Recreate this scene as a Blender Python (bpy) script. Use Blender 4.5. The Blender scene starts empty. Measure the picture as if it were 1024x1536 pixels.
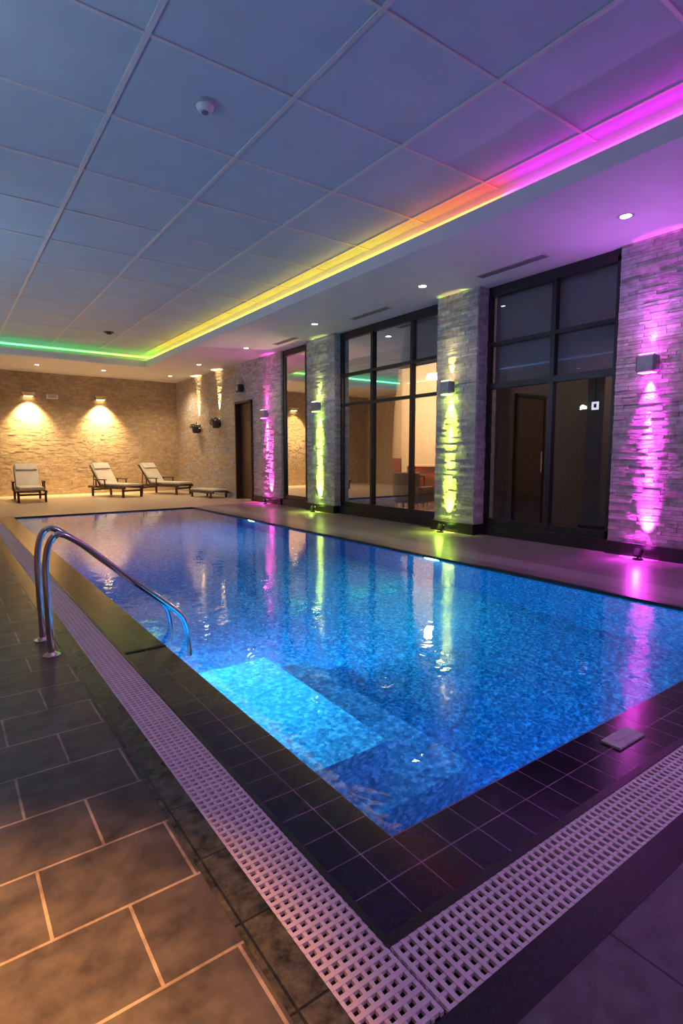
import bpy, math, random
from mathutils import Vector, Matrix
random.seed(7)
S = bpy.context.scene
try:
    S.view_settings.view_transform = 'Standard'
    S.view_settings.look = 'None'
except Exception as e:
    print(e)

# ------------------------------------------------------------------ materials
def new_mat(name):
    m = bpy.data.materials.new(name); m.use_nodes = True
    nt = m.node_tree; b = nt.nodes['Principled BSDF']
    return m, nt, b
def N(nt, t, **kw):
    n = nt.nodes.new(t)
    for k, v in kw.items(): setattr(n, k, v)
    return n
def c4(c): return (c[0], c[1], c[2], 1.0)

def mat(name, col, rough=0.5, metal=0.0, var=0.12, nscale=8.0, bump=0.0, bscale=40.0, spec=0.5):
    m, nt, b = new_mat(name)
    b.inputs['Roughness'].default_value = rough
    b.inputs['Metallic'].default_value = metal
    b.inputs['Specular IOR Level'].default_value = spec
    geo = N(nt, 'ShaderNodeNewGeometry')
    no = N(nt, 'ShaderNodeTexNoise'); no.inputs['Scale'].default_value = nscale
    no.inputs['Detail'].default_value = 3
    nt.links.new(geo.outputs['Position'], no.inputs['Vector'])
    cr = N(nt, 'ShaderNodeValToRGB')
    cr.color_ramp.elements[0].position = 0.3; cr.color_ramp.elements[1].position = 0.7
    cr.color_ramp.elements[0].color = c4([max(0, x * (1 - var)) for x in col])
    cr.color_ramp.elements[1].color = c4([min(1, x * (1 + var)) for x in col])
    nt.links.new(no.outputs['Fac'], cr.inputs['Fac'])
    nt.links.new(cr.outputs['Color'], b.inputs['Base Color'])
    if bump > 0:
        n2 = N(nt, 'ShaderNodeTexNoise'); n2.inputs['Scale'].default_value = bscale; n2.inputs['Detail'].default_value = 3
        nt.links.new(geo.outputs['Position'], n2.inputs['Vector'])
        bp = N(nt, 'ShaderNodeBump'); bp.inputs['Strength'].default_value = bump; bp.inputs['Distance'].default_value = 0.01
        nt.links.new(n2.outputs['Fac'], bp.inputs['Height'])
        nt.links.new(bp.outputs['Normal'], b.inputs['Normal'])
    return m

def emis(name, col, st):
    m, nt, b = new_mat(name)
    b.inputs['Base Color'].default_value = c4(col)
    b.inputs['Emission Color'].default_value = c4(col)
    b.inputs['Emission Strength'].default_value = st
    return m

def tiles(name, c1, c2, grout, bw, bh, mortar, rough=0.4, offset=0.5, ox=0.0, oy=0.0, plane='XY', nstr=0.35, bump=0.25, nscale=9, rot=False):
    """procedural tile/brick material in world metres"""
    m, nt, b = new_mat(name)
    geo = N(nt, 'ShaderNodeNewGeometry')
    sep = N(nt, 'ShaderNodeSeparateXYZ'); nt.links.new(geo.outputs['Position'], sep.inputs[0])
    com = N(nt, 'ShaderNodeCombineXYZ')
    a = {'XY': ('X', 'Y'), 'YX': ('Y', 'X'), 'YZ': ('Y', 'Z'), 'XZ': ('X', 'Z')}[plane]
    for i, (ax, o) in enumerate(zip(a, (ox, oy))):
        ad = N(nt, 'ShaderNodeMath', operation='ADD'); ad.inputs[1].default_value = -o + (20 * bw if i == 0 else 20 * bh)
        nt.links.new(sep.outputs[ax], ad.inputs[0]); nt.links.new(ad.outputs[0], com.inputs[i])
    br = N(nt, 'ShaderNodeTexBrick'); br.offset = offset; br.offset_frequency = 2; br.squash = 1
    br.inputs['Scale'].default_value = 1
    br.inputs['Color1'].default_value = c4(c1); br.inputs['Color2'].default_value = c4(c2); br.inputs['Mortar'].default_value = c4(grout)
    br.inputs['Mortar Size'].default_value = mortar; br.inputs['Mortar Smooth'].default_value = 0.1
    br.inputs['Brick Width'].default_value = bw; br.inputs['Row Height'].default_value = bh
    nt.links.new(com.outputs[0], br.inputs['Vector'])
    no = N(nt, 'ShaderNodeTexNoise'); no.inputs['Scale'].default_value = nscale; no.inputs['Detail'].default_value = 6; no.inputs['Roughness'].default_value = 0.65
    nt.links.new(geo.outputs['Position'], no.inputs['Vector'])
    mr = N(nt, 'ShaderNodeMapRange'); mr.inputs['From Min'].default_value = 0.3; mr.inputs['From Max'].default_value = 0.7
    mr.inputs['To Min'].default_value = 1 - nstr; mr.inputs['To Max'].default_value = 1 + nstr
    nt.links.new(no.outputs['Fac'], mr.inputs['Value'])
    mul = N(nt, 'ShaderNodeVectorMath', operation='SCALE')
    nt.links.new(br.outputs['Color'], mul.inputs[0]); nt.links.new(mr.outputs[0], mul.inputs['Scale'])
    nt.links.new(mul.outputs[0], b.inputs['Base Color'])
    b.inputs['Roughness'].default_value = rough
    sub = N(nt, 'ShaderNodeMath', operation='MULTIPLY_ADD'); sub.inputs[1].default_value = -1.0
    m3 = N(nt, 'ShaderNodeMath', operation='MULTIPLY'); m3.inputs[1].default_value = 0.5
    nt.links.new(no.outputs['Fac'], m3.inputs[0]); nt.links.new(br.outputs['Fac'], sub.inputs[0]); nt.links.new(m3.outputs[0], sub.inputs[2])
    bp = N(nt, 'ShaderNodeBump'); bp.inputs['Strength'].default_value = bump; bp.inputs['Distance'].default_value = 0.006
    nt.links.new(sub.outputs[0], bp.inputs['Height']); nt.links.new(bp.outputs['Normal'], b.inputs['Normal'])
    return m

M = {}
M['paving'] = tiles('stone_paving', (.056, .052, .047), (.086, .079, .070), (.29, .25, .20), .40, .305, .0048, rough=.32, ox=.165, oy=1.55 - .305, nstr=.65, nscale=7)
M['paving_dark'] = tiles('dark_paving', (.10, .085, .10), (.13, .115, .13), (.035, .03, .04), .60, .30, .004, rough=.42, ox=.2, oy=.09, nstr=.35, nscale=14)
M['deck_back'] = tiles('beige_deck_tile', (.54, .43, .31), (.60, .48, .35), (.37, .29, .2), .6, .6, .008, rough=.3, offset=0, nstr=.12)
M['deck_side'] = tiles('grey_deck_tile', (.15, .13, .135), (.18, .155, .16), (.09, .08, .08), .6, .6, .006, rough=.3, offset=0, nstr=.2)
M['band'] = mat('pale_edge_stone', (.25, .22, .24), .3, var=.15, nscale=10)
M['border'] = tiles('green_marble_border', (.045, .05, .03), (.08, .08, .045), (.02, .02, .015), .30, .30, .004, rough=.25, offset=0, ox=0, oy=.1, nstr=.9, nscale=18)
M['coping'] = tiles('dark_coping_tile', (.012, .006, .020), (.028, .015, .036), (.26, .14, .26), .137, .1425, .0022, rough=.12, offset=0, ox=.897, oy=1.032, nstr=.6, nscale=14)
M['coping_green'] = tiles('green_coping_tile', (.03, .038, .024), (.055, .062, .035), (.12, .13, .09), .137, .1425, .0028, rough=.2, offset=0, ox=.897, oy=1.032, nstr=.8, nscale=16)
M['curb'] = mat('black_granite_curb', (.02, .02, .022), .3, var=.5, nscale=60)
M['grate'] = mat('white_plastic_grate', (.76, .66, .70), .4, var=.06)
M['black'] = mat('black_gutter', (.005, .005, .006), .6)
M['white'] = mat('white_plaster', (.74, .73, .74), .6, var=.03, nscale=3)
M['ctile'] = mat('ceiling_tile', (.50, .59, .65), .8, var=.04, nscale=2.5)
M['tbar'] = mat('ceiling_tbar', (.66, .64, .62), .45, var=.03)
M['steel'] = mat('brushed_steel', (.75, .73, .70), .15, 1.0, var=.05)
M['frame'] = mat('dark_window_frame', (.018, .016, .018), .35, var=.15)
M['stoneA'] = mat('split_stone_light', (.46, .43, .41), .8, var=.22, nscale=14, bump=.6, bscale=45)
M['stoneB'] = mat('split_stone_mid', (.38, .355, .34), .8, var=.25, nscale=14, bump=.6, bscale=45)
M['stoneC'] = mat('split_stone_pale', (.55, .52, .50), .8, var=.2, nscale=14, bump=.6, bscale=45)
M['sandA'] = mat('sandstone_a', (.45, .325, .20), .85, var=.12, nscale=12, bump=.5)
M['sandB'] = mat('sandstone_b', (.40, .29, .18), .85, var=.12, nscale=12, bump=.5)
M['sandC'] = mat('sandstone_c', (.49, .37, .235), .85, var=.12, nscale=12, bump=.5)
M['wood'] = mat('dark_wood', (.055, .03, .018), .45, var=.35, nscale=20)
M['door'] = mat('brown_door', (.09, .05, .035), .45, var=.2, nscale=10)
M['cushion'] = mat('cream_cushion', (.62, .56, .47), .9, var=.06, bump=.3, bscale=200)
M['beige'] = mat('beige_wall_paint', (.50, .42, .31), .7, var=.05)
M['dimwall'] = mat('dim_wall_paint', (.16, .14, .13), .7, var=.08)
M['pane_reflect'] = mat('grey_pane_reflection', (.26, .24, .27), .85, var=.05)
M['carpet'] = mat('lobby_floor', (.16, .11, .07), .25, var=.2)
M['leaf'] = mat('plant_leaf', (.04, .10, .03), .5, var=.4)
M['leather'] = mat('black_leather', (.035, .03, .03), .4)
M['redpot'] = mat('red_pot', (.4, .02, .02), .35)
M['grey'] = mat('grey_plastic', (.45, .45, .48), .4)
M['sconce'] = mat('grey_metal_sconce', (.30, .31, .34), .35, .6)
M['e_white'] = emis('downlight_glow', (1, .92, .82), 22)
M['e_warm'] = emis('warm_glow', (1, .72, .30), 14)
M['e_mag'] = emis('magenta_glow', (1, .12, 1), 24)
M['e_yel'] = emis('yellow_green_glow', (.85, 1, .25), 24)
M['e_grn'] = emis('green_glow', (.45, 1, .15), 20)
M['e_pink'] = emis('pink_glow', (1, .12, .75), 20)
M['e_pool'] = emis('pool_lamp_glow', (.75, .95, 1), 25)
M['e_exit'] = emis('sign_glow', (.75, .8, 1), 1.0)
M['e_red'] = emis('red_glow', (1, .03, .03), 5)

def pool_mat(name, c0, c1, c2, sc=34):
    m, nt, b = new_mat(name)
    geo = N(nt, 'ShaderNodeNewGeometry')
    vo = N(nt, 'ShaderNodeTexVoronoi'); vo.inputs['Scale'].default_value = sc
    no = N(nt, 'ShaderNodeTexNoise'); no.inputs['Scale'].default_value = sc * .8; no.inputs['Detail'].default_value = 4; no.inputs['Roughness'].default_value = .7
    for t in (vo, no): nt.links.new(geo.outputs['Position'], t.inputs['Vector'])
    mx = N(nt, 'ShaderNodeMath', operation='MULTIPLY'); nt.links.new(vo.outputs['Color'], mx.inputs[0]); mx.inputs[1].default_value = .5
    ad = N(nt, 'ShaderNodeMath', operation='ADD'); nt.links.new(mx.outputs[0], ad.inputs[0])
    m5 = N(nt, 'ShaderNodeMath', operation='MULTIPLY_ADD'); m5.inputs[1].default_value = 1.6; m5.inputs[2].default_value = -.5
    nt.links.new(no.outputs['Fac'], m5.inputs[0]); nt.links.new(m5.outputs[0], ad.inputs[1])
    cr = N(nt, 'ShaderNodeValToRGB')
    cr.color_ramp.elements[0].position = .15; cr.color_ramp.elements[0].color = c4(c0)
    cr.color_ramp.elements[1].position = .95; cr.color_ramp.elements[1].color = c4(c2)
    e = cr.color_ramp.elements.new(.55); e.color = c4(c1)
    nt.links.new(ad.outputs[0], cr.inputs['Fac']); nt.links.new(cr.outputs['Color'], b.inputs['Base Color'])
    b.inputs['Roughness'].default_value = .5
    return m
M['pool'] = pool_mat('blue_pool_mosaic', (.008, .05, .13), (.03, .19, .42), (.25, .66, .88), 44)
M['pool_step'] = pool_mat('step_mosaic_caustics', (.02, .08, .20), (.14, .40, .60), (.95, 1, 1), 36)  # white speckle in the mosaic colour stands in for caustic sparkle

def water_mat():
    m = bpy.data.materials.new('pool_water'); m.use_nodes = True
    nt = m.node_tree; nt.nodes.clear()
    out = N(nt, 'ShaderNodeOutputMaterial'); mix = N(nt, 'ShaderNodeMixShader')
    tr = N(nt, 'ShaderNodeBsdfRefraction'); tr.inputs[0].default_value = (.52, .88, 1, 1); tr.inputs['IOR'].default_value = 1.33; tr.inputs['Roughness'].default_value = 0
    gl = N(nt, 'ShaderNodeBsdfGlossy'); gl.inputs['Roughness'].default_value = .01; gl.inputs[0].default_value = (1, 1, 1, 1)
    fr = N(nt, 'ShaderNodeFresnel'); fr.inputs['IOR'].default_value = 1.6
    geo = N(nt, 'ShaderNodeNewGeometry')
    n1 = N(nt, 'ShaderNodeTexNoise'); n1.inputs['Scale'].default_value = 7; n1.inputs['Detail'].default_value = 2; n1.inputs['Roughness'].default_value = .5
    n1.inputs['Distortion'].default_value = .5
    nt.links.new(geo.outputs['Position'], n1.inputs['Vector'])
    bp = N(nt, 'ShaderNodeBump'); bp.inputs['Strength'].default_value = 1; bp.inputs['Distance'].default_value = .0022
    nt.links.new(n1.outputs['Fac'], bp.inputs['Height'])
    for q in (gl, fr, tr): nt.links.new(bp.outputs['Normal'], q.inputs['Normal'])
    nt.links.new(fr.outputs[0], mix.inputs[0]); nt.links.new(tr.outputs[0], mix.inputs[1]); nt.links.new(gl.outputs[0], mix.inputs[2])
    nt.links.new(mix.outputs[0], out.inputs[0])
    return m
M['water'] = water_mat()

def glass_mat():
    m = bpy.data.materials.new('window_glass'); m.use_nodes = True
    nt = m.node_tree; nt.nodes.clear()
    out = N(nt, 'ShaderNodeOutputMaterial'); mix = N(nt, 'ShaderNodeMixShader')
    tr = N(nt, 'ShaderNodeBsdfTransparent'); tr.inputs[0].default_value = (.88, .85, .82, 1)
    gl = N(nt, 'ShaderNodeBsdfGlossy'); gl.inputs['Roughness'].default_value = .01
    fr = N(nt, 'ShaderNodeFresnel'); fr.inputs['IOR'].default_value = 1.33
    nt.links.new(fr.outputs[0], mix.inputs[0]); nt.links.new(tr.outputs[0], mix.inputs[1]); nt.links.new(gl.outputs[0], mix.inputs[2])
    nt.links.new(mix.outputs[0], out.inputs[0])
    return m
M['glass'] = glass_mat()

def led_mat(name, stops, axis, lo, hi, st):
    m, nt, b = new_mat(name)
    geo = N(nt, 'ShaderNodeNewGeometry'); sep = N(nt, 'ShaderNodeSeparateXYZ'); nt.links.new(geo.outputs['Position'], sep.inputs[0])
    mr = N(nt, 'ShaderNodeMapRange'); mr.inputs['From Min'].default_value = lo; mr.inputs['From Max'].default_value = hi
    nt.links.new(sep.outputs[axis], mr.inputs['Value'])
    cr = N(nt, 'ShaderNodeValToRGB')
    els = cr.color_ramp.elements
    while len(els) > 1: els.remove(els[-1])
    els[0].position = (stops[0][0] - lo) / (hi - lo); els[0].color = c4(stops[0][1])
    for p, c in stops[1:]:
        e = els.new((p - lo) / (hi - lo)); e.color = c4(c)
    nt.links.new(mr.outputs[0], cr.inputs['Fac']); nt.links.new(cr.outputs['Color'], b.inputs['Emission Color'])
    b.inputs['Emission Strength'].default_value = st; b.inputs['Base Color'].default_value = (.1, .1, .1, 1)
    return m

# ------------------------------------------------------------------ mesh builder
class MB:
    def __init__(s): s.v = []; s.f = []; s.m = []; s.mats = []; s.sm = []
    def mi(s, k):
        if k not in s.mats: s.mats.append(k)
        return s.mats.index(k)
    def add(s, vs, fs, k, smooth=False):
        o = len(s.v); s.v += [tuple(v) for v in vs]; i = s.mi(k)
        for f in fs: s.f.append(tuple(o + q for q in f)); s.m.append(i); s.sm.append(smooth)
    def box(s, x0, x1, y0, y1, z0, z1, k, mx=None):
        vs = [Vector(p) for p in ((x0, y0, z0), (x1, y0, z0), (x1, y1, z0), (x0, y1, z0), (x0, y0, z1), (x1, y0, z1), (x1, y1, z1), (x0, y1, z1))]
        if mx: vs = [mx @ v for v in vs]
        s.add(vs, [(0, 3, 2, 1), (4, 5, 6, 7), (0, 1, 5, 4), (1, 2, 6, 5), (2, 3, 7, 6), (3, 0, 4, 7)], k)
    def rbox(s, c, size, k, rot=None, mx=None):
        """centered box with small chamfer"""
        hx, hy, hz = [q / 2 for q in size]; ch = min(hx, hy, hz) * .35
        import itertools
        R = rot or Matrix.Identity(4); T = (mx or Matrix.Identity(4)) @ Matrix.Translation(c) @ R
        pts = []
        for sx, sy, sz in itertools.product((-1, 1), repeat=3):
            pts += [(sx * hx, sy * (hy - ch), sz * (hz - ch)), (sx * (hx - ch), sy * hy, sz * (hz - ch)), (sx * (hx - ch), sy * (hy - ch), sz * hz)]
        import bmesh
        bm = bmesh.new(); vv = [bm.verts.new(p) for p in pts]; bmesh.ops.convex_hull(bm, input=vv); bm.verts.index_update()
        s.add([T @ v.co for v in bm.verts], [[v.index for v in f.verts] for f in bm.faces], k); bm.free()
    def cyl(s, p0, p1, r0, k, r1=None, n=24, smooth=True, cap=True):
        r1 = r0 if r1 is None else r1
        p0 = Vector(p0); p1 = Vector(p1); d = (p1 - p0).normalized()
        u = d.orthogonal().normalized(); w = d.cross(u)
        vs = []
        for p, r in ((p0, r0), (p1, r1)):
            for i in range(n):
                a = 2 * math.pi * i / n; vs.append(p + (u * math.cos(a) + w * math.sin(a)) * r)
        s.add(vs, [(i, (i + 1) % n, n + (i + 1) % n, n + i) for i in range(n)], k, smooth)
        if cap: s.add(vs, [tuple(range(n))[::-1], tuple(range(n, 2 * n))], k)
    def tube(s, pts, r, k, n=14):
        pts = [Vector(p) for p in pts]; rings = []
        t0 = (pts[1] - pts[0]).normalized(); u = t0.orthogonal().normalized()
        for i, p in enumerate(pts):
            t = (pts[min(i + 1, len(pts) - 1)] - pts[max(i - 1, 0)]).normalized()
            u = (u - t * u.dot(t)).normalized(); w = t.cross(u)
            rings.append([p + (u * math.cos(2 * math.pi * j / n) + w * math.sin(2 * math.pi * j / n)) * r for j in range(n)])
        vs = [v for q in rings for v in q]; fs = []
        for i in range(len(pts) - 1):
            for j in range(n): fs.append((i * n + j, i * n + (j + 1) % n, (i + 1) * n + (j + 1) % n, (i + 1) * n + j))
        s.add(vs, fs, k, True); s.add(vs, [tuple(range(n))[::-1], tuple(range(len(vs) - n, len(vs)))], k)
    def obj(s, name, loc=None, rotz=0, parent=None):
        me = bpy.data.meshes.new(name); me.from_pydata(s.v, [], s.f)
        for k in s.mats: me.materials.append(M[k])
        for p, i, sm in zip(me.polygons, s.m, s.sm): p.material_index = i; p.use_smooth = sm
        me.update(); o = bpy.data.objects.new(name, me); S.collection.objects.link(o)
        if loc: o.location = loc
        o.rotation_euler[2] = rotz
        if parent: o.parent = parent
        return o

def smoothpath(pts, it=3):
    pts = [Vector(p) for p in pts]
    for _ in range(it):
        q = [pts[0]]
        for a, b in zip(pts[:-1], pts[1:]): q += [a * .75 + b * .25, a * .25 + b * .75]
        q.append(pts[-1]); pts = q
    return pts

def light(name, kind, loc, energy, col, size=.05, target=None, spot=90, blend=.5, parent=None, sy=None):
    l = bpy.data.lights.new(name, kind); l.energy = energy; l.color = col
    if kind == 'AREA':
        l.size = size
        if sy: l.shape = 'RECTANGLE'; l.size_y = sy
    else: l.shadow_soft_size = size
    if kind == 'SPOT': l.spot_size = math.radians(spot); l.spot_blend = blend
    o = bpy.data.objects.new(name, l); S.collection.objects.link(o); o.location = loc
    if target is not None:
        d = Vector(target) - Vector(loc); o.rotation_euler = d.to_track_quat('-Z', 'Y').to_euler()
    if parent: o.parent = parent
    return o

# ------------------------------------------------------------------ dimensions
H = 1.3
XL, XR, YN, YB = -1.7, 7.2, -3.0, 20.3
PX0, PX1, PY0, PY1 = 1.17, 5.05, 1.32, 13.3
SOF, CEI = 3.95, 4.40
RX0, RX1, RY0, RY1 = -1.1, 5.2, -1.5, 17.2   # recess opening
PD = -1.2

# ------------------------------------------------------------------ floor
f = MB()
f.box(XL, .58, YN, 13.6, -.2, 0, 'paving')
f.box(.58, 8, YN, .68, -.2, 0, 'paving_dark')
f.box(XL, 7.4, 13.6, YB, -.2, 0, 'deck_back')
f.box(5.35, 5.75, .68, 13.6, -.2, 0, 'band')
f.box(5.75, 7.4, .68, 13.6, -.2, 0, 'deck_side')
f.box(.58, .69, .68, 13.6, -.2, .002, 'border')
f.box(.69, 5.35, .68, .79, -.2, .002, 'curb')
f.box(.69, .88, .79, 13.6, -.2, -.12, 'black')
f.box(.88, 5.35, .79, 1.0, -.2, -.12, 'black')
f.box(.88, .90, 1.0, 13.6, -.2, .004, 'curb')
f.box(.90, 5.35, 1.0, 1.032, -.2, .004, 'curb')
f.obj('floor')
pe = bpy.data.objects.new('swimming_pool', None); S.collection.objects.link(pe)
c = MB()
c.box(.90, PX0, 1.032, 2.6, -.2, 0, 'coping')
c.box(.90, PX0, 2.6, PY1 + .3, -.2, 0, 'coping_green')
c.box(PX0, 5.35, 1.032, PY0, -.2, 0, 'coping')
c.box(PX1, PX1 + .06, PY0, PY1 + .06, -.2, .004, 'curb')
c.box(PX1 + .06, 5.35, PY0, PY1 + .06, -.2, 0, 'deck_side')
c.box(PX0, PX1, PY1, PY1 + .06, -.2, .004, 'curb')
c.box(PX0, 5.35, PY1 + .06, PY1 + .3, -.2, 0, 'deck_back')
c.box(.90, PX0, 3.655, 3.675, -.1, .006, 'black')
c.obj('coping', parent=pe)

# grates
g = MB()
pit = .031
def grate_run(along, a0, a1, w0, w1):
    n = 7
    for i in range(n):
        w = w0 + .006 + (w1 - w0 - .012) * i / (n - 1)
        if along == 'Y': g.box(w - .0055, w + .0055, a0, a1, -.012, 0, 'grate')
        else: g.box(a0, a1, w - .0055, w + .0055, -.012, 0, 'grate')
    a = a0 + .01
    while a < a1:
        if along == 'Y': g.box(w0 + .001, w1 - .001, a - .0065, a + .0065, -.010, .002, 'grate')
        else: g.box(a - .0065, a + .0065, w0 + .001, w1 - .001, -.010, .002, 'grate')
        a += pit
grate_run('Y', .80, 13.55, .69, .88)
grate_run('X', .885, 5.34, .79, 1.0)
g.obj('gutter_grate')

# ------------------------------------------------------------------ pool
p = MB()
T = .12
p.box(PX0 - T, PX1 + T, PY0 - T, PY1 + T, PD - T, PD, 'pool')
p.box(PX0 - T, PX0 + .001, PY0 - T, PY1 + T, PD, -.06, 'pool')
p.box(PX1 - .001, PX1 + T, PY0 - T, PY1 + T, PD, -.06, 'pool')
p.box(PX0, PX1, PY0 - T, PY0 + .001, PD, -.06, 'pool')
p.box(PX0, PX1, PY1 - .001, PY1 + T, PD, -.06, 'pool')
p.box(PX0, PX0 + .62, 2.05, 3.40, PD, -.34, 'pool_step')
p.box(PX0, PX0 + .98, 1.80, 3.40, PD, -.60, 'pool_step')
p.box(PX0, PX0 + 1.32, 1.55, 3.40, PD, -.88, 'pool')
p.obj('basin', parent=pe)
w = MB()
w.add([(PX0, PY0, -.02), (PX1, PY0, -.02), (PX1, PY1, -.02), (PX0, PY1, -.02)], [(0, 1, 2, 3)], 'water')
w.obj('water_surface', parent=pe)

# pool lamps
def pool_lamp(x, y, z, nrm, k, en, col, tilt=-.35, side=0):
    b = MB(); nx, ny = nrm
    n = 28; rx, rz = .15, .05
    def P(r, off, i):
        a = 2 * math.pi * i / n; t = rx * r * math.cos(a)
        return (x + nx * off + (-ny) * t, y + ny * off + nx * t, z + rz * r * math.sin(a))
    ring = [P(1, .001, i) for i in range(n)]; ring2 = [P(.9, .012, i) for i in range(n)]
    b.add(ring + ring2, [(i, (i + 1) % n, n + (i + 1) % n, n + i) for i in range(n)], 'steel', True)
    b.add(ring2, [tuple(range(n))], 'grey' if k is None else k)
    o = b.obj('underwater_pool_lamp')
    light('lamp_source', 'AREA', (x + nx * .02, y + ny * .02, z - .005), en, col, .22, sy=.07,
          target=(x + nx * 1.02 - ny * side, y + ny * 1.02 + nx * side, z + tilt), parent=o)
    return o
pool_lamp(PX1, 4.96, -.085, (-1, 0), 'e_pool', 50, (.02, .90, .75))
pool_lamp(PX1, 10.06, -.085, (-1, 0), 'e_pool', 90, (.50, .58, 1))
pool_lamp(PX0, 3.35, -.12, (1, 0), None, 135, (.05, .66, 1), tilt=-.55, side=-.5)
pool_lamp(PX0, 4.05, -.12, (1, 0), None, 45, (.02, .55, 1), tilt=-.6)
pool_lamp(PX0, 7.8, -.12, (1, 0), None, 13, (.10, .22, 1))
pool_lamp(2.9, PY0, -.12, (0, 1), None, 18, (.01, .25, 1), tilt=-.6)  # unseen lamp added to turn the near water deep blue
pool_lamp(4.5, PY0, -.12, (0, 1), None, 10, (.01, .50, .8), tilt=-.3)  # hidden extra lamp, added for the teal glow at right

# handrails
for yy in (3.90, 4.27):
    b = MB()
    pts = [(.505, yy, .0), (.50, yy, .30), (.495, yy, .66), (.56, yy, .82), (.70, yy, .74), (1.0, yy, .455), (1.30, yy, .20), (1.405, yy, .08), (1.42, yy, -.15), (1.43, yy, -.5)]
    P = smoothpath(pts, 3)
    b.tube(P, .021, 'steel')
    b.cyl((.505, yy, 0), (.505, yy, .012), .055, 'steel'); b.cyl((.505, yy, .012), (.505, yy, .03), .035, 'steel', r1=.026)
    b.obj('pool_handrail')

b = MB(); b.rbox((2.46, 1.185, .006), (.22, .09, .012), 'grey'); b.box(2.40, 2.52, 1.178, 1.192, .012, .014, 'grey'); b.obj('skimmer_lid')

# ------------------------------------------------------------------ ceiling
b = MB()
b.box(RX1, XR + .6, YN, YB + .2, SOF, SOF + .05, 'white')
b.box(XL - .1, RX0, YN, YB + .2, SOF, SOF + .05, 'white')
b.box(RX0, RX1, RY1, YB + .2, SOF, SOF + .05, 'white')
b.box(RX0, RX1, YN, RY0, SOF, SOF + .05, 'white')
lz = 4.13; q = .03
b.box(RX1 - q, RX1 + .001, RY0, RY1, SOF - .001, lz, 'white')
b.box(RX0 - .001, RX0 + q, RY0, RY1, SOF - .001, lz, 'white')
b.box(RX0, RX1, RY1 - q, RY1 + .001, SOF - .001, lz, 'white')
b.box(RX0, RX1, RY0 - .001, RY0 + q, SOF - .001, lz, 'white')
cb = .24
b.box(RX1 + cb, RX1 + cb + .05, RY0 - cb, RY1 + cb, SOF + .05, CEI, 'white')
b.box(RX0 - cb - .05, RX0 - cb, RY0 - cb, RY1 + cb, SOF + .05, CEI, 'white')
b.box(RX0 - cb, RX1 + cb, RY1 + cb, RY1 + cb + .05, SOF + .05, CEI, 'white')
b.box(RX0 - cb, RX1 + cb, RY0 - cb - .05, RY0 - cb, SOF + .05, CEI, 'white')
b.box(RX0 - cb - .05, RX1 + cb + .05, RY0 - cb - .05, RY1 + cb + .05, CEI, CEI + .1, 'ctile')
x = 5.2
while x > RX0 - .2:
    b.box(x - .02, x + .02, RY0 - cb, RY1 + cb, CEI - .014, CEI, 'tbar'); x -= 1.26
y = 3.2 - 1.19 * 4
while y < RY1 + .2:
    b.box(RX0 - cb, RX1 + cb, y - .016, y + .016, CEI - .012, CEI, 'tbar'); y += 1.19
b.obj('ceiling')

# LED cove strips
MAG = (1, .02, .85); RED = (1, .07, .03); ORA = (1, .25, .02); YEL = (1, .66, .02); GRN = (.12, 1, .12)
M['led_r'] = led_mat('rgb_led_right', [(-2, MAG), (4.05, MAG), (4.3, RED), (5.4, ORA), (6.6, YEL), (15.8, YEL), (17.4, (.5, 1, .05))], 'Y', -3, 18, 11)
M['led_b'] = led_mat('rgb_led_back', [(-1, (.1, .9, .35)), (3.4, GRN), (4.9, (.45, 1, .08))], 'X', -2, 6, 5)
M['led_l'] = led_mat('rgb_led_left', [(-2, (.06, .22, 1)), (12, (.10, .38, 1)), (17, (.1, .8, .5))], 'Y', -3, 18, 5)
def strip(axis, fixed, a0, a1, sgn, k):
    b = MB(); a = a0
    while a < a1:
        e = min(a + .9, a1); d1, d2 = fixed + sgn * .014, fixed + sgn * .034
        if axis == 'Y':
            b.box(min(fixed, fixed + sgn * .012), max(fixed, fixed + sgn * .012), a, e, 4.24, 4.29, 'grey')
            vs = [(d2, a, 4.25), (d2, e, 4.25), (d2, e, 4.285), (d2, a, 4.285), (d1, e, 4.295), (d1, a, 4.295)]
        else:
            b.box(a, e, min(fixed, fixed + sgn * .012), max(fixed, fixed + sgn * .012), 4.24, 4.29, 'grey')
            vs = [(a, d2, 4.25), (e, d2, 4.25), (e, d2, 4.285), (a, d2, 4.285), (e, d1, 4.295), (a, d1, 4.295)]
        b.add(vs, [(0, 1, 2, 3), (3, 2, 4, 5)], k); a = e
    b.obj('led_cove_strip')
strip('Y', RX1 + cb, RY0, RY1 + .2, -1, 'led_r')
strip('X', RY1 + cb, RX0, RX1 + .2, -1, 'led_b')
strip('Y', RX0 - cb, RY0, RY1, 1, 'led_l')

# downlights
def downlight(x, y, en, col=(1, .86, .70), k='e_white', spot=110, tgt=None):
    b = MB()
    n = 28
    for r0, r1, z0, z1 in ((.09, .068, SOF - .001, SOF - .008), (.068, .058, SOF - .008, SOF - .002)):
        vs = [(x + r * math.cos(2 * math.pi * i / n), y + r * math.sin(2 * math.pi * i / n), z) for r, z in ((r0, z0), (r1, z1)) for i in range(n)]
        b.add(vs, [(i, (i + 1) % n, n + (i + 1) % n, n + i) for i in range(n)], 'grey', True)
    b.add([(x + .058 * math.cos(2 * math.pi * i / n), y + .058 * math.sin(2 * math.pi * i / n), SOF - .003) for i in range(n)], [tuple(range(n))[::-1]], k)
    o = b.obj('recessed_downlight')
    light('downlight_source', 'SPOT', (x, y, SOF - .03), en, col, .04, target=tgt or (x, y, 0), spot=spot, blend=.9, parent=o)
downlight(6.33, 3.33, 90, (1, .40, .9))
downlight(6.33, .2, 110, (.80, .28, 1))  # out-of-view downlight added for its purple light
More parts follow.
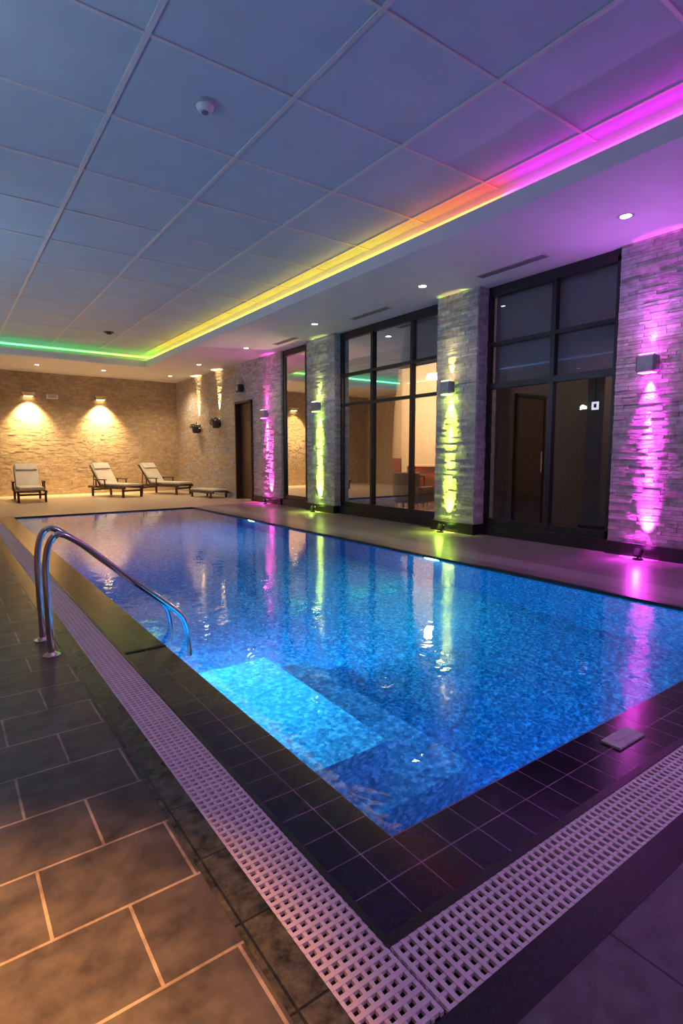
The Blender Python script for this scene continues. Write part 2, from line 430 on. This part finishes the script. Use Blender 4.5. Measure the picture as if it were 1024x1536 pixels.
downlight(4.0, -2.2, 340, (.78, .34, 1), spot=90, tgt=(2.7, .3, 0))  # added behind the camera to tint the near floor violet
for yy in (6.5, 9.6, 12.7, 15.8): downlight(6.3, yy, 50)
for xx in (2.45, 4.3, 6.4): downlight(xx, 18.6, 290, (1, .74, .45), spot=130)
downlight(-1.35, 1.2, 3200, (1, .40, .09), spot=36, tgt=(-.52, 1.22, 0))
for yy in (5.0, 9.6, 14): downlight(-1.35, yy, 36, (1, .8, .62))

# vents
for (xx, yy, L) in ((6.68, 5.12, 1.15), (6.68, 8.3, 1.1), (6.68, 11.4, 1.0)):
    b = MB(); b.box(xx - .075, xx + .075, yy - L / 2, yy + L / 2, SOF - .006, SOF, 'grey')
    for i in range(5):
        q = xx - .052 + i * .026; b.box(q - .004, q + .004, yy - L / 2 + .03, yy + L / 2 - .03, SOF - .008, SOF - .005, 'black')
    b.obj('air_vent')
b = MB(); b.cyl((2.08, 4.92, CEI), (2.08, 4.92, CEI - .03), .10, 'grey'); b.cyl((2.08, 4.92, CEI - .03), (2.08, 4.92, CEI - .075), .08, 'white', r1=.055); b.cyl((2.08, 4.92, CEI - .075), (2.08, 4.92, CEI - .085), .03, 'sconce'); b.obj('smoke_detector')
b = MB(); b.cyl((3.63, 15.0, CEI), (3.63, 15.0, CEI - .02), .12, 'frame'); b.cyl((3.63, 15.0, CEI - .02), (3.63, 15.0, CEI - .06), .08, 'frame', r1=.05); b.obj('ceiling_speaker')

# ------------------------------------------------------------------ walls
def clad(mb, o, u, n, L, z0, z1, ks, hmin=.035, hmax=.06, lmin=.12, lmax=.38, dep=.018):
    """rows of split-face stone. o origin, u along, n outward"""
    o = Vector(o); u = Vector(u); n = Vector(n); z = z0
    while z < z1 - .001:
        h = random.uniform(hmin, hmax)
        if z + h > z1 - .02: h = z1 - z
        a = 0
        while a < L - .001:
            l = random.uniform(lmin, lmax)
            if a + l > L - .08: l = L - a
            d = random.uniform(.008, dep); d2 = d + random.uniform(-.004, .004); g_ = .0018
            P = []
            for zz in (z + g_, z + h - g_):
                for (aa, dd) in ((a + g_, 0), (a + l - g_, 0), (a + l - g_, d2), (a + g_, d)):
                    q = o + u * aa + n * dd; P.append((q.x, q.y, zz))
            mb.add(P, [(0, 3, 2, 1), (4, 5, 6, 7), (0, 1, 5, 4), (1, 2, 6, 5), (2, 3, 7, 6), (3, 0, 4, 7)], random.choice(ks))
            a += l
        z += h
ST = ['stoneA', 'stoneB', 'stoneC', 'stoneA']; SA = ['sandA', 'sandB', 'sandC', 'sandA']
b = MB()
def pil(y0, y1, xf, z0=.17, z1=SOF, ks=ST, sides=True):
    b.box(xf, 7.5, y0, y1, 0 if z0 < .3 else z0, z1, 'stoneB')
    clad(b, (xf, y0, 0), (0, 1, 0), (-1, 0, 0), y1 - y0, z0, z1, ks)
    if sides:
        clad(b, (xf, y0, 0), (1, 0, 0), (0, -1, 0), 7.28 - xf, z0, z1, ks, lmin=.1, lmax=.25, dep=.02)
pil(YN, 3.81, 7.2, sides=False)
pil(5.97, 6.85, 7.02)
pil(10.02, 11.15, 7.10)
pil(12.55, 14.15, 7.2)
pil(14.15, 15.2, 7.2, 2.85, SOF, sides=False)
pil(15.2, YB, 7.2, ks=['sandA', 'sandC', 'stoneB', 'stoneA'], sides=False)
for (y0, y1) in ((3.81, 5.97), (6.85, 10.02), (11.15, 12.55)):
    b.box(7.24, 7.5, y0, y1, 3.88, SOF, 'frame')
b.obj('wall_right')
b = MB()
b.box(XL - .1, 7.6, YB, YB + .2, 0, SOF, 'sandB')
clad(b, (XL, YB, 0), (1, 0, 0), (0, -1, 0), 7.2 - XL, .0, SOF, SA, .045, .06, .10, .26, .018)
b.obj('wall_back')
b = MB(); b.box(XL - .1, XL, YN, YB, 0, SOF, 'beige'); b.obj('wall_left')
b = MB(); b.box(XL, 7.5, YN - .1, YN, 0, SOF, 'beige'); b.obj('wall_front')
b = MB()
for (y0, y1, x0) in ((YN, 3.81, 7.13), (3.81, 5.93, 7.18), (5.93, 6.88, 6.95), (6.88, 9.98, 7.18), (9.98, 11.18, 7.03), (11.18, 12.55, 7.18), (12.55, 14.1, 7.14)):
    b.box(x0, 7.3, y0, y1, 0, .17, 'frame')
b.obj('baseboard_right')

# windows
def window(n, y0, y1, ymul, zbars, panes_extra=None):
    e = bpy.data.objects.new('window_%d' % n, None); S.collection.objects.link(e)
    b = MB(); x0, x1 = 7.24, 7.32; t = .035
    b.box(x0, x1, y0, y0 + .07, .17, 3.88, 'frame'); b.box(x0, x1, y1 - .07, y1, .17, 3.88, 'frame')
    b.box(x0, x1, y0, y1, 3.80, 3.88, 'frame'); b.box(x0, x1, y0, y1, .17, .27, 'frame')
    for y in ymul: b.box(x0 - .01, x1, y - t, y + t, .2, 3.85, 'frame')
    for z, h in zbars: b.box(x0 - .005, x1, y0, y1, z - h, z + h, 'frame')
    if n == 1:
        b.cyl((x0 - .05, ymul[0] + .08, 1.05), (x0 - .05, ymul[0] + .08, 1.35), .012, 'steel')
    b.obj('frame', parent=e)
    gl = MB(); gl.add([(7.285, y0 + .02, .2), (7.285, y1 - .02, .2), (7.285, y1 - .02, 3.85), (7.285, y0 + .02, 3.85)], [(0, 1, 2, 3)], 'glass'); gl.obj('glass', parent=e)
window(1, 3.81, 5.97, [4.78], [(3.06, .03), (2.40, .045)])
window(2, 6.85, 10.02, [7.73, 8.91], [(3.04, .03), (2.40, .03)])
window(3, 11.15, 12.55, [11.42], [])
for y0, y1, z0 in ((3.86, 5.92, 2.42), (6.9, 9.97, 3.0)):  # grey panels stand in for the ceiling's reflection in the upper panes
    b = MB(); b.box(7.40, 7.405, y0, y1, z0, 3.82, 'pane_reflect'); b.cyl((7.41, y0, 3.85), (7.41, y1, 3.85), .03, 'pane_reflect'); b.box(7.395, 7.41, y0, y1, z0 - .02, z0, 'frame'); b.obj('pane_reflection_panel')

# door
e = bpy.data.objects.new('door_1', None); S.collection.objects.link(e)
b = MB(); b.box(7.30, 7.35, 14.2, 15.15, 0.01, 2.80, 'door')
for z0, z1 in ((.2, 1.2), (1.35, 2.6)):
    b.box(7.285, 7.30, 14.32, 15.03, z0, z1, 'door'); b.box(7.278, 7.285, 14.40, 14.95, z0 + .08, z1 - .08, 'wood')
b.cyl((7.26, 14.28, 1.05), (7.26, 14.28, 1.2), .012, 'steel'); b.obj('leaf', parent=e)
b = MB(); b.box(7.12, 7.4, 14.15, 14.2, 0, 2.85, 'wood'); b.box(7.12, 7.4, 15.15, 15.2, 0, 2.85, 'wood'); b.box(7.12, 7.4, 14.15, 15.2, 2.80, 2.86, 'wood'); b.obj('frame', parent=e)

# ------------------------------------------------------------------ wall sconces + floor uplights
def sconce(y, xf, z, ktop, kbot, ctop, cbot, etop, ebot, w=.24, spill=0, cs=None):
    b = MB(); xc = xf - .12
    b.rbox((xc, y, z), (.15, w, .22), 'sconce'); b.box(xf - .045, xf, y - .05, y + .05, z - .06, z + .06, 'sconce')
    b.box(xc - .055, xc + .055, y - w * .36, y + w * .36, z + .111, z + .114, ktop)
    b.box(xc - .055, xc + .055, y - w * .36, y + w * .36, z - .114, z - .111, kbot)
    o = b.obj('wall_sconce')
    light('up_beam', 'SPOT', (xf - .08, y, z + .13), etop, ctop, .015, target=(xf + .03, y, z + .7), spot=36, blend=1, parent=o)
    light('down_beam', 'SPOT', (xf - .075, y, z - .13), ebot, cbot, .015, target=(xf - .025, y, .3), spot=14, blend=1, parent=o)
    light('down_glow', 'SPOT', (xf - .07, y, z - .12), ebot * .07, cbot, .015, target=(xf + .0, y, z - .8), spot=46, blend=1, parent=o)
    if spill: light('spill', 'SPOT', (xf - .16, y, z + .13), spill, cs or ctop, .04, target=(xf - .5, y, z + 1), spot=140, blend=1, parent=o)
def uplight(y, xf, k, col, en):
    b = MB(); xc = xf - .22
    b.cyl((xc, y, 0), (xc, y, .015), .06, 'black'); b.cyl((xc, y, .015), (xc, y, .05), .012, 'black')
    b.cyl((xc - .02, y, .045), (xc + .02, y, .125), .048, 'black', r1=.055); b.cyl((xc + .0198, y, .1245), (xc + .0205, y, .127), .045, k, n=20)
    o = b.obj('floor_spotlight')
    light('long_beam', 'SPOT', (xc + .07, y, .16), en * 1.3, col, .02, target=(xf + .0, y, 1.7), spot=14, blend=.9, parent=o)
    light('near_beam', 'SPOT', (xc + .07, y, .16), en * .22, col, .02, target=(xf, y, .55), spot=38, blend=1, parent=o)
    light('floor_glow', 'SPOT', (xc - .02, y, .30), en * .02, col, .03, target=(xc - .3, y, 0), spot=120, blend=1, parent=o)
mag = (1, .05, 1); yg = (.75, 1, .08); gr = (.55, 1, .06); pk = (1, .06, .6)
sconce(3.36, 7.2, 2.42, 'e_mag', 'e_mag', mag, mag, 150, 9000, spill=60, cs=(.65, .15, 1))
uplight(3.30, 7.2, 'e_mag', mag, 2300)
sconce(.4, 7.2, 2.42, 'e_mag', 'e_mag', mag, mag, 150, 1500, spill=60, cs=(.55, .15, 1))  # out-of-view sconce added for more purple light on soffit and wall
uplight(.4, 7.2, 'e_mag', mag, 600)  # floor spot added along with the unseen sconce above it
sconce(6.50, 7.02, 2.42, 'e_warm', 'e_yel', (1, .80, .2), yg, 90, 6500)
uplight(6.50, 7.02, 'e_grn', gr, 1700)
sconce(10.6, 7.10, 2.40, 'e_yel', 'e_grn', (.8, 1, .2), gr, 90, 6500)
uplight(10.6, 7.10, 'e_grn', (.7, 1, .15), 1800)
sconce(13.3, 7.2, 2.40, 'e_pink', 'e_pink', pk, pk, 100, 9000, spill=20)
uplight(13.1, 7.2, 'e_pink', pk, 2100)

# planter-style lamps on far right wall
def planter(y, z):
    b = MB(); xc = 7.05
    b.cyl((xc, y, z), (xc, y, z + .22), .10, 'wood', r1=.15, n=16); b.box(7.1, 7.2, y - .05, y + .05, z + .05, z + .2, 'frame')
    for i in range(60):
        a = random.uniform(0, 6.28); r = random.uniform(.02, .34); zz = z + .20 + random.uniform(-.06, .10)
        q = Vector((xc + r * math.cos(a) * .35 - .03, y + r * math.sin(a), zz)); d = Vector((random.uniform(-1, .3), random.uniform(-1, 1), random.uniform(-.5, 1))).normalized() * .09
        s_ = d.orthogonal().normalized() * .035; b.add([q, q + d * .5 + s_, q + d, q + d * .5 - s_], [(0, 1, 2, 3)], 'leather')
    b.cyl((7.12, y, z + .24), (7.12, y, z + .29), .05, 'frame'); b.cyl((7.12, y, z + .29), (7.12, y, z + .295), .04, 'e_warm')
    o = b.obj('wall_planter_lamp')
    light('up_beam', 'SPOT', (7.10, y, z + .34), 1000, (1, .72, .30), .02, target=(7.19, y, z + 1.3), spot=26, blend=.9, parent=o)
planter(18.1, 2.05); planter(16.4, 2.15)
for xx in (2.37, 4.53):
    b = MB(); z = 3.22
    b.add([(xx - .20, YB - .03, z + .08), (xx + .20, YB - .03, z + .08), (xx + .2, YB - .03, z - .04), (xx - .2, YB - .03, z - .04),
           (xx - .20, YB - .22, z + .08), (xx + .20, YB - .22, z + .08), (xx + .14, YB - .13, z - .04), (xx - .14, YB - .13, z - .04)],
          [(0, 1, 2, 3), (4, 7, 6, 5), (0, 4, 5, 1), (0, 3, 7, 4), (1, 5, 6, 2)], 'sandC')
    b.box(xx - .12, xx + .12, YB - .13, YB - .04, z - .05, z - .04, 'e_warm')
    o = b.obj('wall_lamp')
    light('lamp_down', 'SPOT', (xx, YB - .30, z - .08), 1050, (1, .68, .30), .04, target=(xx, YB - .02, 2.1), spot=95, blend=1, parent=o)
b = MB(); b.rbox((3.05, YB - .07, 3.2), (.34, .08, .14), 'white'); b.box(2.92, 3.18, YB - .113, YB - .11, 3.15, 3.25, 'grey'); b.obj('emergency_light')
b = MB(); b.rbox((7.08, 14.75, 3.22), (.16, .26, .22), 'frame'); b.cyl((7.0, 14.75, 3.22), (6.99, 14.75, 3.22), .08, 'grey'); b.box(7.1, 7.2, 14.7, 14.8, 3.18, 3.26, 'frame'); b.obj('wall_speaker')

# unseen fill uplighters added on the left wall to brighten the ceiling
for yy, en in ((-.5, 65), (4.5, 150), (9.5, 240), (14.5, 160)):
    b = MB(); b.cyl((XL + .14, yy, 2.55), (XL + .14, yy, 2.70), .05, 'sconce', r1=.13); b.box(XL, XL + .12, yy - .04, yy + .04, 2.58, 2.64, 'sconce')
    b.cyl((XL + .14, yy, 2.70), (XL + .14, yy, 2.702), .11, 'e_white')
    o = b.obj('fill_uplighter')
    light('fill_source', 'SPOT', (XL + .16, yy, 2.74), en, (.42, .68, 1), .1, target=(XL + 2.4, yy, 4.0), spot=150, blend=1, parent=o)

# ------------------------------------------------------------------ loungers
def lounger(x, y, rz, flat=False, cushion='cushion'):
    b = MB(); W = .68; L0 = -1.15; L1 = .15; zs = .34
    for sx in (-1, 1):
        b.rbox((sx * W / 2, (L0 + L1 + .55) / 2, zs - .04), (.05, L1 - L0 + .55, .07), 'wood')
        for yy in (L0 + .12, L1 + .35): b.rbox((sx * (W / 2 - .01), yy, (zs - .07) / 2), (.06, .07, zs - .07), 'wood')
        if not flat:
            b.rbox((sx * (W / 2 + .05), .0, zs + .20), (.07, .55, .03), 'wood')
            for yy in (-.22, .22): b.rbox((sx * (W / 2 + .05), yy, zs + .07), (.035, .04, .25), 'wood')
    b.rbox((0, L0 + .12, zs - .13), (W, .04, .05), 'wood'); b.rbox((0, L1 + .35, zs - .13), (W, .04, .05), 'wood')
    for i in range(11): b.rbox((0, L0 + .05 + i * .125, zs), (W - .05, .08, .02), 'wood')
    b.rbox((0, (L0 + L1) / 2, zs + .045), (W - .08, L1 - L0, .07), cushion)
    ang = math.radians(8 if flat else 52); R = Matrix.Rotation(ang, 4, 'X'); bl = .80
    o_ = Vector((0, L1 - .02, zs + .03)); d = R @ Vector((0, 1, 0)); nn = R @ Vector((0, 0, 1))
    b.rbox(o_ + d * bl / 2 + nn * .03, (W - .06, bl, .07), cushion, rot=R)
    b.rbox(o_ + d * (bl - .12) + nn * .08, (W - .12, .22, .05), cushion, rot=R)
    for sx in (-1, 1): b.rbox(o_ + d * bl / 2 + Vector((sx * (W / 2 - .04), 0, 0)) - nn * .03, (.045, bl, .04), 'wood', rot=R)
    for i in range(6): b.rbox(o_ + d * (.08 + i * .13) - nn * .03, (W - .08, .07, .02), 'wood', rot=R)
    if not flat:
        for sx in (-1, 1): b.cyl(o_ + d * bl * .7 - nn * .05 + Vector((sx * .25, 0, 0)), (sx * .25, L1 + .42, zs - .04), .014, 'wood')
    return b.obj('sun_lounger', loc=(x, y, 0), rotz=rz)
lounger(2.02, 18.3, math.radians(-2))
lounger(4.38, 18.6, math.radians(22))
lounger(6.0, 18.8, math.radians(28))
b = MB()
for sx in (-1, 1):
    b.rbox((sx * .28, 0, .17), (.05, 1.3, .05), 'wood')
    for yy in (-.5, .5): b.rbox((sx * .28, yy, .075), (.05, .06, .15), 'wood')
for i in range(9): b.rbox((0, -.56 + i * .14, .205), (.56, .09, .02), 'wood')
b.rbox((0, 0, .24), (.54, 1.24, .05), 'cushion'); b.obj('low_bench_lounger', loc=(6.72, 16.3, 0), rotz=math.radians(12))

# ------------------------------------------------------------------ rooms behind the glass
b = MB(); b.box(7.5, 12, 2.5, 18, -.2, .0, 'carpet'); b.obj('floor_lobby')
b = MB(); b.box(7.5, 12, 2.5, 18, SOF, SOF + .1, 'white'); b.obj('ceiling_lobby')
b = MB()
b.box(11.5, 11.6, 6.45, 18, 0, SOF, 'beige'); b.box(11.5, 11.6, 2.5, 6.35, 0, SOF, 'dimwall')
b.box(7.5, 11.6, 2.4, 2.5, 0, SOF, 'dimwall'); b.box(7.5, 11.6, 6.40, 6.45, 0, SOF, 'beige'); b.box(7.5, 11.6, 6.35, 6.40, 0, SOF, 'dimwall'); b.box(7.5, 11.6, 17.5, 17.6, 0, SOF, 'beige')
b.box(8.5, 11.5, 12.7, 12.8, 0, SOF, 'beige')
b.obj('wall_lobby')
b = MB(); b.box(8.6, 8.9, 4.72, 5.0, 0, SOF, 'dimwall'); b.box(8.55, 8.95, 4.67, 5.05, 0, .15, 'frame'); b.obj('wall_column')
b = MB(); b.box(8.55, 9.35, 6.31, 6.34, 0.01, 2.35, 'door'); b.box(8.5, 8.55, 6.29, 6.34, 0, 2.4, 'frame'); b.box(9.35, 9.4, 6.29, 6.34, 0, 2.4, 'frame'); b.box(8.5, 9.4, 6.29, 6.34, 2.35, 2.42, 'frame'); b.obj('door_2')
b = MB(); b.box(8.2, 8.23, 4.60, 4.70, 2.0, 2.12, 'e_exit'); b.box(8.19, 8.20, 4.62, 4.66, 2.03, 2.09, 'leaf'); b.cyl((8.215, 4.65, 2.12), (8.215, 4.65, SOF), .008, 'frame'); b.obj('exit_sign')
def armchair(x, y, rz):
    b = MB()
    b.rbox((0, 0, .32), (.62, .6, .2), 'leather'); b.rbox((0, .29, .62), (.62, .14, .6), 'leather')
    for s_ in (-1, 1): b.rbox((s_ * .34, .02, .42), (.12, .62, .36), 'leather')
    for sx in (-1, 1):
        for sy in (-1, 1): b.cyl((sx * .28, sy * .24, 0), (sx * .28, sy * .24, .24), .02, 'steel')
    b.obj('armchair', loc=(x, y, 0), rotz=rz)
armchair(8.6, 10.9, 2.6); armchair(9.6, 11.9, .3); armchair(8.7, 9.2, 1.9)
b = MB(); b.rbox((0, 0, .78), (.8, 1.3, .05), 'wood')
for sx in (-1, 1):
    for sy in (-1, 1): b.rbox((sx * .34, sy * .58, .378), (.06, .06, .755), 'wood')
b.rbox((.0, .2, 1.04), (.04, .6, .38), 'leather'); b.rbox((0, .2, .84), (.1, .1, .08), 'leather'); b.rbox((0, .2, .81), (.18, .25, .015), 'leather'); b.obj('office_desk', loc=(9.6, 10.7, 0))
b = MB(); b.box(-.25, .25, -.9, .9, 0, 1.0, 'wood'); b.box(-.3, .3, -.95, .95, 1.0, 1.05, 'beige'); b.obj('reception_counter', loc=(10.8, 10.5, 0))
b = MB()
for z in (.05, .6, 1.15, 1.7, 2.2): b.box(-.18, .18, -.5, .5, z, z + .03, 'wood')
b.box(-.18, .18, -.53, -.5, 0, 2.25, 'wood'); b.box(-.18, .18, .5, .53, 0, 2.25, 'wood')
for z in (.63, 1.18, 1.73):
    y = -.45
    while y < .4:
        h = random.uniform(.2, .34); t = random.uniform(.03, .06); b.box(-.1, .1, y, y + t, z, z + h, random.choice(['leather', 'redpot', 'cushion', 'door'])); y += t + .004
b.obj('bookshelf', loc=(11.25, 8.9, 0))
def pendant(x, y, z, en=130):
    b = MB(); b.cyl((x, y, z + .1), (x, y, SOF), .006, 'frame', n=8); b.cyl((x, y, z), (x, y, z + .1), .24, 'e_warm', r1=.2); b.cyl((x, y, z + .1), (x, y, z + .12), .21, 'frame', r1=.05)
    o = b.obj('pendant_lamp'); light('pendant_source', 'POINT', (x, y, z - .15), en, (1, .74, .46), .12, parent=o)
pendant(9.3, 11.7, 3.1, 420); pendant(9.3, 9.1, 3.05, 130); pendant(9.6, 15.4, 2.75, 900)
b = MB(); b.cyl((0, 0, 0), (0, 0, .62), .15, 'redpot', r1=.22)
b.cyl((0, 0, .6), (.03, .02, 1.3), .02, 'wood', r1=.012, n=8)
for i in range(220):
    a = random.uniform(0, 6.28); zz = random.uniform(.75, 2.1); r = random.uniform(0, .36) * (1 - abs(zz - 1.35) / 1.3)
    q = Vector((r * math.cos(a), r * math.sin(a), zz)); d = Vector((math.cos(a), math.sin(a), random.uniform(-.4, .9))).normalized() * random.uniform(.12, .22); s_ = d.cross(Vector((0, 0, 1))).normalized() * .035
    b.add([q, q + d * .5 + s_, q + d, q + d * .5 - s_], [(0, 1, 2, 3)], 'leaf')
b.obj('potted_plant', loc=(8.35, 13.55, 0))
b = MB(); b.cyl((7.76, 12.66, 0), (7.76, 12.66, .04), .12, 'black'); b.cyl((7.76, 12.66, .04), (7.76, 12.66, .62), .06, 'e_red'); b.cyl((7.76, 12.66, .62), (7.76, 12.66, .65), .065, 'black'); o = b.obj('red_floor_lamp')
light('red_source', 'POINT', (7.98, 12.95, .5), 260, (1, .02, .02), .05, parent=o)
b = MB(); b.cyl((9.4, 3.6, SOF), (9.4, 3.6, SOF - .02), .1, 'e_exit'); o = b.obj('ceiling_lamp'); light('dim_source', 'POINT', (9.4, 3.6, SOF - .3), 50, (1, .75, .7), .1, parent=o)

# ------------------------------------------------------------------ world + camera
wd = bpy.data.worlds.new('night'); S.world = wd; wd.use_nodes = True
wd.node_tree.nodes['Background'].inputs[0].default_value = (.02, .03, .06, 1); wd.node_tree.nodes['Background'].inputs[1].default_value = .3
cam = bpy.data.cameras.new('camera'); co = bpy.data.objects.new('camera', cam); S.collection.objects.link(co); S.camera = co
cam.sensor_fit = 'VERTICAL'; cam.sensor_height = 36; cam.lens = 823 / 1536 * 36
cam.clip_start = .02; cam.clip_end = 100
co.location = (0, 0, H); co.rotation_euler = (math.radians(90 - 5.9), 0, math.radians(-36))
